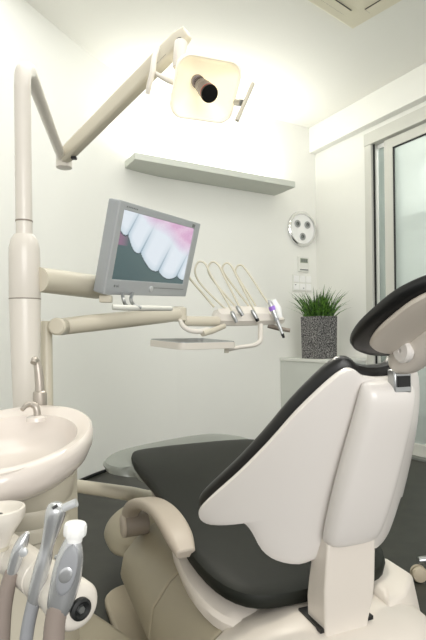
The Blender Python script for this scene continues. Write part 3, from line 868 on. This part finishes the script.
# oval thumb plate on the front
x_, y_, a_ = frame(at(72, 548, dd) - at(62, 595, dd), F)
pc_ = at(66.8, 571, dd - .0150)
def thumb(a, b, h): return pc_ + RX * a + a_ * b - F * (h - 0.16 * (b - .0) ** 2 * 10)
bm = N(); pad(bm, [(math.cos(2 * PI * k / 28) * .0118, math.sin(2 * PI * k / 28) * .031) for k in range(28)], (0, 0), thumb, .0025, .004, 5); tp2 = obj('thumb_plate', bm, W['hose_blue'], bd)
bm = N(); pad(bm, [(math.cos(2 * PI * k / 20) * .0085, math.sin(2 * PI * k / 20) * .0105 - .004) for k in range(20)], (0, -.004), lambda a, b, h: thumb(a, b, h + .0015), .0022, .002, 5); obj('thumb_button', bm, W['silver'], tp2)
cap0 = at(74.2, 541, dd); capd = (at(75.5, 525, dd) - cap0).normalized()
bm = N()
xx, yy, aa = frame(capd)
rg = []
for r_, h_, wv in ((.0095, 0, 0), (.0098, .006, 0), (.0128, .0075, 1), (.0134, .010, 1), (.0134, .0185, 1), (.0122, .0215, 0), (.009, .0222, 0)):
    rg.append([cap0 + aa * h_ + xx * (math.cos(2 * PI * k / 48) * r_ * (1 + .04 * wv * (k % 4 < 2))) + yy * (math.sin(2 * PI * k / 48) * r_ * (1 + .04 * wv * (k % 4 < 2))) for k in range(48)])
loft(bm, rg); obj('cap', bm, W['pure'], bd)
bm = N()
hp = cr([at(59.5, 603, dd), at(56, 618, dd), at(54, 635, dd), at(53, 668, dd)], 8)
tube(bm, hp, [.0125 + (.0004 if k % 2 else 0) for k in range(len(hp))], 18); obj('hose', bm, W['hose_grey'], r)

# small cream dish at the left edge
dd = .72
r = thing('cup_dish', 'small cream dish on a tapered foot at the left edge below the spittoon', 'dish', at(0, 540, dd))
q = at(0, 511, dd)
bm = N(); lathe(bm, q - Z * .05, Z, [(.012, 0), (.014, .006), (.022, .022), (.034, .04), (.035, .05), (.0345, .054), (.031, .055), (.028, .05), (.02, .044), (.004, .042)], 32); obj('dish', bm, W['cream'], r)
bm = N(); tube(bm, [q - Z * .045, q - Z * .056], [.012, .011], 16); obj('foot', bm, W['cream_dark'], r)
bm = N(); lathe(bm, at(-1, 511, dd), Z, [(.005, -.007), (.005, -.004)], 12); obj('strainer', bm, W['black'], r)

# ------------------------------------------------------------------ dental chair
ch = thing('dental_chair', 'reclined dental chair with black upholstery and off-white back shell', 'dental chair', K(1.35, 0, 0))

# --- seat and leg rest cushion
def seat_z(u):
    t_ = (u - .95) / .90
    return .455 + .150 * max(0, t_) ** 1.25
seat_half = [(0.945, 0.0), (0.945, 0.11), (0.965, 0.185), (1.03, 0.232), (1.15, 0.252), (1.3, 0.245), (1.5, 0.24), (1.66, 0.262), (1.745, 0.262), (1.80, 0.225), (1.83, 0.12), (1.835, 0.0)]
so = seat_half + [(u, -v) for u, v in seat_half[-2:0:-1]]
so = [(p.x, p.y) for p in cr([Vector((u, v, 0)) for u, v in so], 3, True)]
def seat_place(u, v, h):
    edge = abs(v) / .23
    return K(u, v, seat_z(u) - .03 + h + .012 * edge ** 3)
bm = N(); pad(bm, so, (1.39, 0), seat_place, .035, .05, 12, 3.2); obj('seat_cushion', bm, W['leather'], ch)
# --- seat pan under the cushion
pan = [(1.39 + (u - 1.39) * (.99 if u < 1.39 else .88), v * (1.0 if u < 1.3 else 1.0 - .22 * min(1, (u - 1.3) / .3))) for u, v in so]
bm = N(); pad(bm, pan, (1.39, 0), lambda u, v, h: K(u + 0.01, v, seat_z(u) - .095 + h), .025, .06, 8, 3.5); obj('seat_pan', bm, W['chair_cream'], ch)
# --- grey foot cover beyond the cushion
fo = [(1.62, .20), (1.70, .27), (1.715, .318), (1.75, .352), (1.80, .347), (1.865, .26), (1.925, 0), (1.92, -.16), (1.82, -.26), (1.6, -.2)]
fo = [(p.x, p.y) for p in cr([Vector((u, v, 0)) for u, v in fo], 5, True)]
bm = N(); pad(bm, fo, (1.65, 0), lambda u, v, h: K(u, v, seat_z(u) - .038 + h), .018, .026, 7, 5); obj('foot_cover', bm, W['foot'], ch)

# --- backrest: outline traced on a curved surface, mirrored about the chair's middle plane
def back_u(z, v): return .865 - .33 * (z - .55) + 2.3 * v * v
def back_hit(x, y):
    r_ = ray(x, y)
    lo, hi = .4, 1.8
    def g(d):
        p = CAM + r_ * d
        return p.dot(AX) - back_u(p.z, p.dot(LF) - V0)
    # march to first sign change
    d = lo; gp = g(d)
    while d < hi:
        d2 = d + .01; gn = g(d2)
        if gp < 0 <= gn:
            a, b = d, d2
            for _ in range(30):
                m_ = (a + b) / 2
                if g(m_) < 0: a = m_
                else: b = m_
            p = CAM + r_ * a
            return (p.dot(LF) - V0, p.z)
        d = d2; gp = gn
    return None
bpx = [(388, 377), (372, 377), (362, 375), (352, 368.5), (342, 371), (324, 385), (295.5, 412), (266.6, 444), (237.7, 472.8), (214.6, 493), (202, 505), (198.5, 513), (203, 520), (214.6, 523), (232, 518.5), (243, 521), (251, 530), (260.8, 547.8), (275.3, 558.5), (298, 562.5), (321, 556)]
bl = [back_hit(*p) for p in bpx]
print('back outline', [(round(a, 3), round(b, 3)) for a, b in bl])
bl = [(max(a, 0.012), b) for a, b in bl]
bo = [Vector((a, b, 0)) for a, b in bl] + [Vector((-a, b, 0)) for a, b in bl[::-1]]
bo = [(p.x, p.y) for p in cr(bo, 3, True)]
zc_ = .70
def back_place(v, z, h): return K(back_u(z, v) + h * .95, v - h * v * 3.0, z + h * .31)
bm = N(); pad(bm, bo, (0, zc_), back_place, .02, .012, 12, 5); sh_ = obj('back_shell', bm, W['chair_white'], ch)
def grow(o, k, c=(0, .70)):
    out = []
    n = len(o)
    for i in range(n):
        a = Vector(o[i - 1]); b = Vector(o[(i + 1) % n]); t_ = (b - a)
        if t_.length < 1e-6: out.append(o[i]); continue
        nv = Vector((t_.y, -t_.x)).normalized()
        if (Vector(o[i]) - Vector(c)).dot(nv) < 0: nv = -nv
        out.append((o[i][0] + nv.x * k, o[i][1] + nv.y * k))
    return out
bm = N(); pad(bm, grow(bo, .011), (0, zc_), lambda v, z, h: back_place(v, z, h + .034), .03, .024, 12, 3.2); obj('back_cushion', bm, W['rim'], ch)
# --- spine cover
def spine_pt(v, z, h): return K(back_u(z, 0) - h * .95, v, z - h * .31)
def spring(z, hw_, th_, dv=0.0):
    return [spine_pt(dv + a, z, b) for a, b in ((hw_, -.005), (hw_ * .96, th_ * .55), (hw_ * .78, th_ * .92), (hw_ * .4, th_), (-hw_ * .4, th_), (-hw_ * .78, th_ * .92), (-hw_ * .96, th_ * .55), (-hw_, -.005))]
bm = N()
loft(bm, [spring(.918, .050, .015), spring(.912, .062, .040), spring(.87, .066, .050), spring(.78, .072, .050, .004), spring(.69, .074, .052, .008), spring(.625, .072, .048, .010), spring(.595, .068, .044, .011), spring(.585, .058, .03, .011)])
obj('spine_cover', bm, W['chair_white'], ch, sub=2)
# --- hinge bracket between spine and base
bm = N()
def link_ring(u, z, hw_, tu, tz): return [K(u + a * tu, .011 + b * hw_, z + a * tz) for a, b in ((-1, 1), (-1, .9), (-1, -.9), (-1, -1), (1, -1), (1, 1))]
loft(bm, [link_ring(.850, .592, .058, .022, .008), link_ring(.856, .555, .060, .026, .006), link_ring(.865, .49, .062, .03, .003), link_ring(.872, .45, .060, .034, 0), link_ring(.880, .40, .054, .034, -.004), link_ring(.884, .34, .050, .034, -.004)])
obj('hinge_bracket', bm, W['chair_cream'], ch, bevel=.006, seg=3)

# --- base housing under the seat
def base_ring(u, zt, hw_, zb, sh):
    return [K(u, v, z) for v, z in ((hw_, zb), (hw_ + .003, zb + .02), (hw_ - .01, zb + (zt - zb) * .45), (hw_ * .80, zt - sh), (hw_ * .6, zt - sh * .3), (hw_ * .3, zt), (-hw_ * .3, zt), (-hw_ * .6, zt - sh * .3), (-hw_ * .80, zt - sh), (-hw_ + .01, zb + (zt - zb) * .45), (-hw_ - .003, zb + .02), (-hw_, zb))]
bm = N()
loft(bm, [base_ring(2.22, .23, .25, .14, .02), base_ring(2.20, .28, .295, .13, .035), base_ring(2.08, .31, .302, .13, .05), base_ring(1.80, .32, 0.290, .13, .055)])
obj('front_housing', bm, W['chair_beige'], ch, sub=2)
bm = N()
loft(bm, [base_ring(1.797, .32, 0.286, .13, .055), base_ring(1.79, .325, 0.294, .13, .055), base_ring(1.55, .345, 0.296, .13, .06), base_ring(1.375, .36, 0.296, .13, .062), base_ring(1.372, .355, 0.290, .132, .062)])
obj('middle_housing', bm, W['chair_beige'], ch, bevel=.01)
bm = N()
loft(bm, [base_ring(1.366, .355, 0.288, .13, .06), base_ring(1.362, .362, 0.296, .128, .062), base_ring(1.2, .374, 0.300, .125, .064), base_ring(1.03, .386, 0.302, .12, .06), base_ring(1.025, .381, 0.298, .122, .06)])
obj('rear_housing', bm, W['chair_beige'], ch, bevel=.01)
bm = N()
loft(bm, [base_ring(1.022, .383, .296, .12, .06), base_ring(1.016, .388, .302, .12, .06), base_ring(.95, .402, .302, .13, .05), base_ring(.87, .400, .275, .15, .04), base_ring(.80, .37, .22, .17, .03), base_ring(.76, .31, .17, .19, .03)])
rc = obj('tail_cover', bm, W['chair_cream'], ch, bevel=.01, seg=3)
bm = N(); obox(bm, K(.893, .008, .4015), (AX + Z * .02) * .042, LF * .066, Z * .004); obj('hinge_slot', bm, W['black'], rc, smooth=False)
bm = N()
loft(bm, [[K(u, v, z) for u, v in o] for o, z in (([(1.06, -.13), (1.06, -.285), (.95, -.285), (.88, -.20), (.86, -.12)], .31), ([(1.06, -.135), (1.06, -.275), (.96, -.27), (.90, -.19), (.88, -.125)], .402), ([(1.05, -.15), (1.05, -.25), (.98, -.245), (.93, -.19), (.91, -.145)], .414))])
obj('side_block', bm, W['chair_cream'], rc, bevel=.008, seg=3)
# pump column and floor plate
bm = N(); prism(bm, rrect(.30, .17, .06), lambda a, b, h: K(1.45 + a, b, h), .03, .16); obj('lift_pedestal', bm, W['chair_beige'], ch, bevel=.01)
po = rrect(.52, .345, .10)
bm = N(); prism(bm, po, lambda a, b, h: K(1.42 + a, b, h), 0.0, .035); obj('floor_plate', bm, W['beige'], ch, bevel=.012, seg=3)

# --- armrest on the left side
AV = .262
ap = [(1.80, .30), (1.79, .345), (1.745, .39), (1.65, .437), (1.51, .483), (1.38, .508), (1.27, .511), (1.19, .495), (1.14, .473)]
aw = [.026, .028, .030, .032, .034, .035, .036, .034, .024]
at_ = [.030, .026, .022, .019, .018, .018, .018, .018, .013]
bm = N()
P2 = cr([Vector((u, z, 0)) for u, z in ap], 4); W2 = cr([Vector((a, b, 0)) for a, b in zip(aw, at_)], 4)
rg = []
for i, p in enumerate(P2):
    t_ = (P2[min(i + 1, len(P2) - 1)] - P2[max(i - 1, 0)]).normalized()
    n_ = Vector((-t_.y, t_.x, 0))
    rg.append([K(p.x + n_.x * b, AV + a, p.y + n_.y * b) for a, b in rrect(W2[i].x, W2[i].y, W2[i].y * .85, 4)])
loft(bm, rg); ar = obj('armrest', bm, W['arm_pad'], ch, bevel=.004)
bm = N(); lathe(bm, K(1.775, AV - .065, .325), LF, [(.03, 0), (.042, .004), (.042, .085), (.036, .09)], 28); obj('armrest_pivot', bm, W['arm_dark'], ar)
bm = N(); lathe(bm, K(1.775, AV + .021, .325), LF, [(.042, 0), (.043, .005), (.036, .011), (.012, .012)], 28); obj('pivot_cap', bm, W['arm_pad'], ar)

# --- headrest
ha = (AX * -.86 + Z * .50).normalized()                 # up and back along the headrest
hn_ = (AX * .50 + Z * .86).normalized()                # towards the patient's head
HC = K(.640, -.010, 1.020)
def head_place(a, b, h):
    return HC + LF * a + ha * b + hn_ * (h + .9 * a * a)
ho = [(0.0, -.105), (.07, -.105), (.118, -.085), (.138, -.04), (.140, .02), (.130, .08), (.09, .125), (0, .135), (-.09, .125), (-.130, .08), (-.140, .02), (-.138, -.04), (-.118, -.085), (-.07, -.105)]
ho = [(p.x * .88, p.y) for p in cr([Vector((a, b, 0)) for a, b in ho], 4, True)]
bm = N(); pad(bm, ho, (0, .01), head_place, .014, .022, 10, 2.8); hcu = obj('headrest_cushion', bm, W['rim'], ch)
bm = N(); pad(bm, [(a * .88, .026 + (b - .01) * .85) for a, b in ho], (0, .02), lambda a, b, h: head_place(a, b, h - .019), .006, .008, 8, 4); obj('headrest_shell', bm, W['head_shell'], hcu)
# bracket arm and knob
bm = N(); tube(bm, [HC + ha * q - hn_ * w for q, w in ((-.105, .030), (-.085, .028), (-.04, .026), (.06, .026), (.10, .026))], [.020, .032, .036, .034, .028], 20, 3, flat=.85); hbk = obj('headrest_arm', bm, W['chair_cream'], ch)
bm = N(); lathe(bm, HC - ha * .045 - hn_ * .030 + LF * .031, LF, [(.020, 0), (.0205, .008), (.017, .012), (.004, .0125), (.003, .009)], 28); obj('headrest_knob', bm, W['chair_white'], hbk)
bm = N(); obox(bm, K(.722, -.018, .914), AX * .010, LF * .020, Z * .022); cl = obj('headrest_clamp', bm, W['steel'], ch, bevel=.003)
bm = N(); obox(bm, K(.711, -.018, .914), AX * .002, LF * .014, Z * .010); obj('clamp_window', bm, W['black'], cl, smooth=False)

# ------------------------------------------------------------------ operator stool at the right edge
fw_ = on_z(420, 585, 0)
sc0 = Vector((fw_.x, fw_.y, 0)) + R0 * .27 + F * .03
st = thing('operator_stool', 'wheeled operator stool at the right edge, one beige castor showing', 'stool', sc0)
for k in range(5):
    a = 2 * PI * k / 5
    dv = (-R0 * math.cos(a) - F * math.sin(a))
    e = sc0 + dv * .262
    bm = N(); tube(bm, [sc0 + Z * .10, sc0 + dv * .15 + Z * .095, e + Z * .085], [.022, .018, .013], 12, 3); lg = obj('leg', bm, W['steel'], st)
    side = Z.cross(dv)
    for sg in (-1, 1):
        bm = N(); lathe(bm, e + Z * .032 + side * sg * .004, side * sg, [(.010, 0), (.031, .001), (.032, .006), (.028, .016), (.012, .020)], 24); obj('castor_wheel', bm, W['beige'], lg)
bm = N(); lathe(bm, sc0, Z, [(.03, .08), (.03, .14), (.02, .145), (.02, .42)], 20); obj('gas_column', bm, W['steel'], st)
bm = N(); lathe(bm, sc0, Z, [(.15, .42), (.175, .43), (.18, .46), (.17, .485), (.12, .495)], 36); obj('seat', bm, W['rim'], st)

# ------------------------------------------------------------------ light
def area(name, loc, target, size, power, color=(1, 1, 1), sy=None):
    l = bpy.data.lights.new(name, 'AREA')
    l.energy = power; l.color = color; l.size = size
    if sy: l.shape = 'RECTANGLE'; l.size_y = sy
    o = bpy.data.objects.new(name, l); col.objects.link(o)
    o.location = loc
    d = Vector(target) - Vector(loc)
    o.rotation_euler = d.to_track_quat('-Z', 'Y').to_euler()
    return o
area('ceiling_fill', (1.2, 1.7, H - .02), (1.2, 1.71, 0), 2.6, 40, (1, .995, .975), 2.4)  # added soft fill below the ceiling to brighten the walls, not a fitting
area('room_fill', (-0.6, -3.6, 2.0), (1.4, 3.0, 1.1), 3.2, 140, (1, .992, .97), 2.2)
area('shelf_uplight', (2.1, 3.66, 2.42), (2.1, 3.62, 3.0), 1.35, 12, (1, .99, .95), .08)
area('corridor_fill', (4.3, 2.2, H - .03), (4.3, 2.2, 0), 1.2, 60, (.985, 1, .985), 3.0)  # added unseen fill that brightens the glass door from behind
l = bpy.data.lights.new('operating_beam', 'AREA'); l.energy = 4; l.size = .12; l.color = (1, .94, .8); l.spread = 2.2
o = bpy.data.objects.new('operating_beam', l); col.objects.link(o)
o.location = lp(0, 0, .19); o.rotation_euler = nrm.to_track_quat('-Z', 'Y').to_euler()
l = bpy.data.lights.new('lamp_back_glow', 'POINT'); l.energy = 0.4; l.shadow_soft_size = .06; l.color = (1, .95, .82)
o = bpy.data.objects.new('lamp_back_glow', l); col.objects.link(o); o.location = lp(0, 0, -.12)

wd = bpy.data.worlds.new('world'); sc.world = wd
wd.use_nodes = True
bg = wd.node_tree.nodes['Background']
bg.inputs['Color'].default_value = (1, .99, .965, 1)
bg.inputs['Strength'].default_value = 0.9
sc.view_settings.view_transform = 'Standard'
sc.view_settings.look = 'None'
sc.view_settings.exposure = 0.0
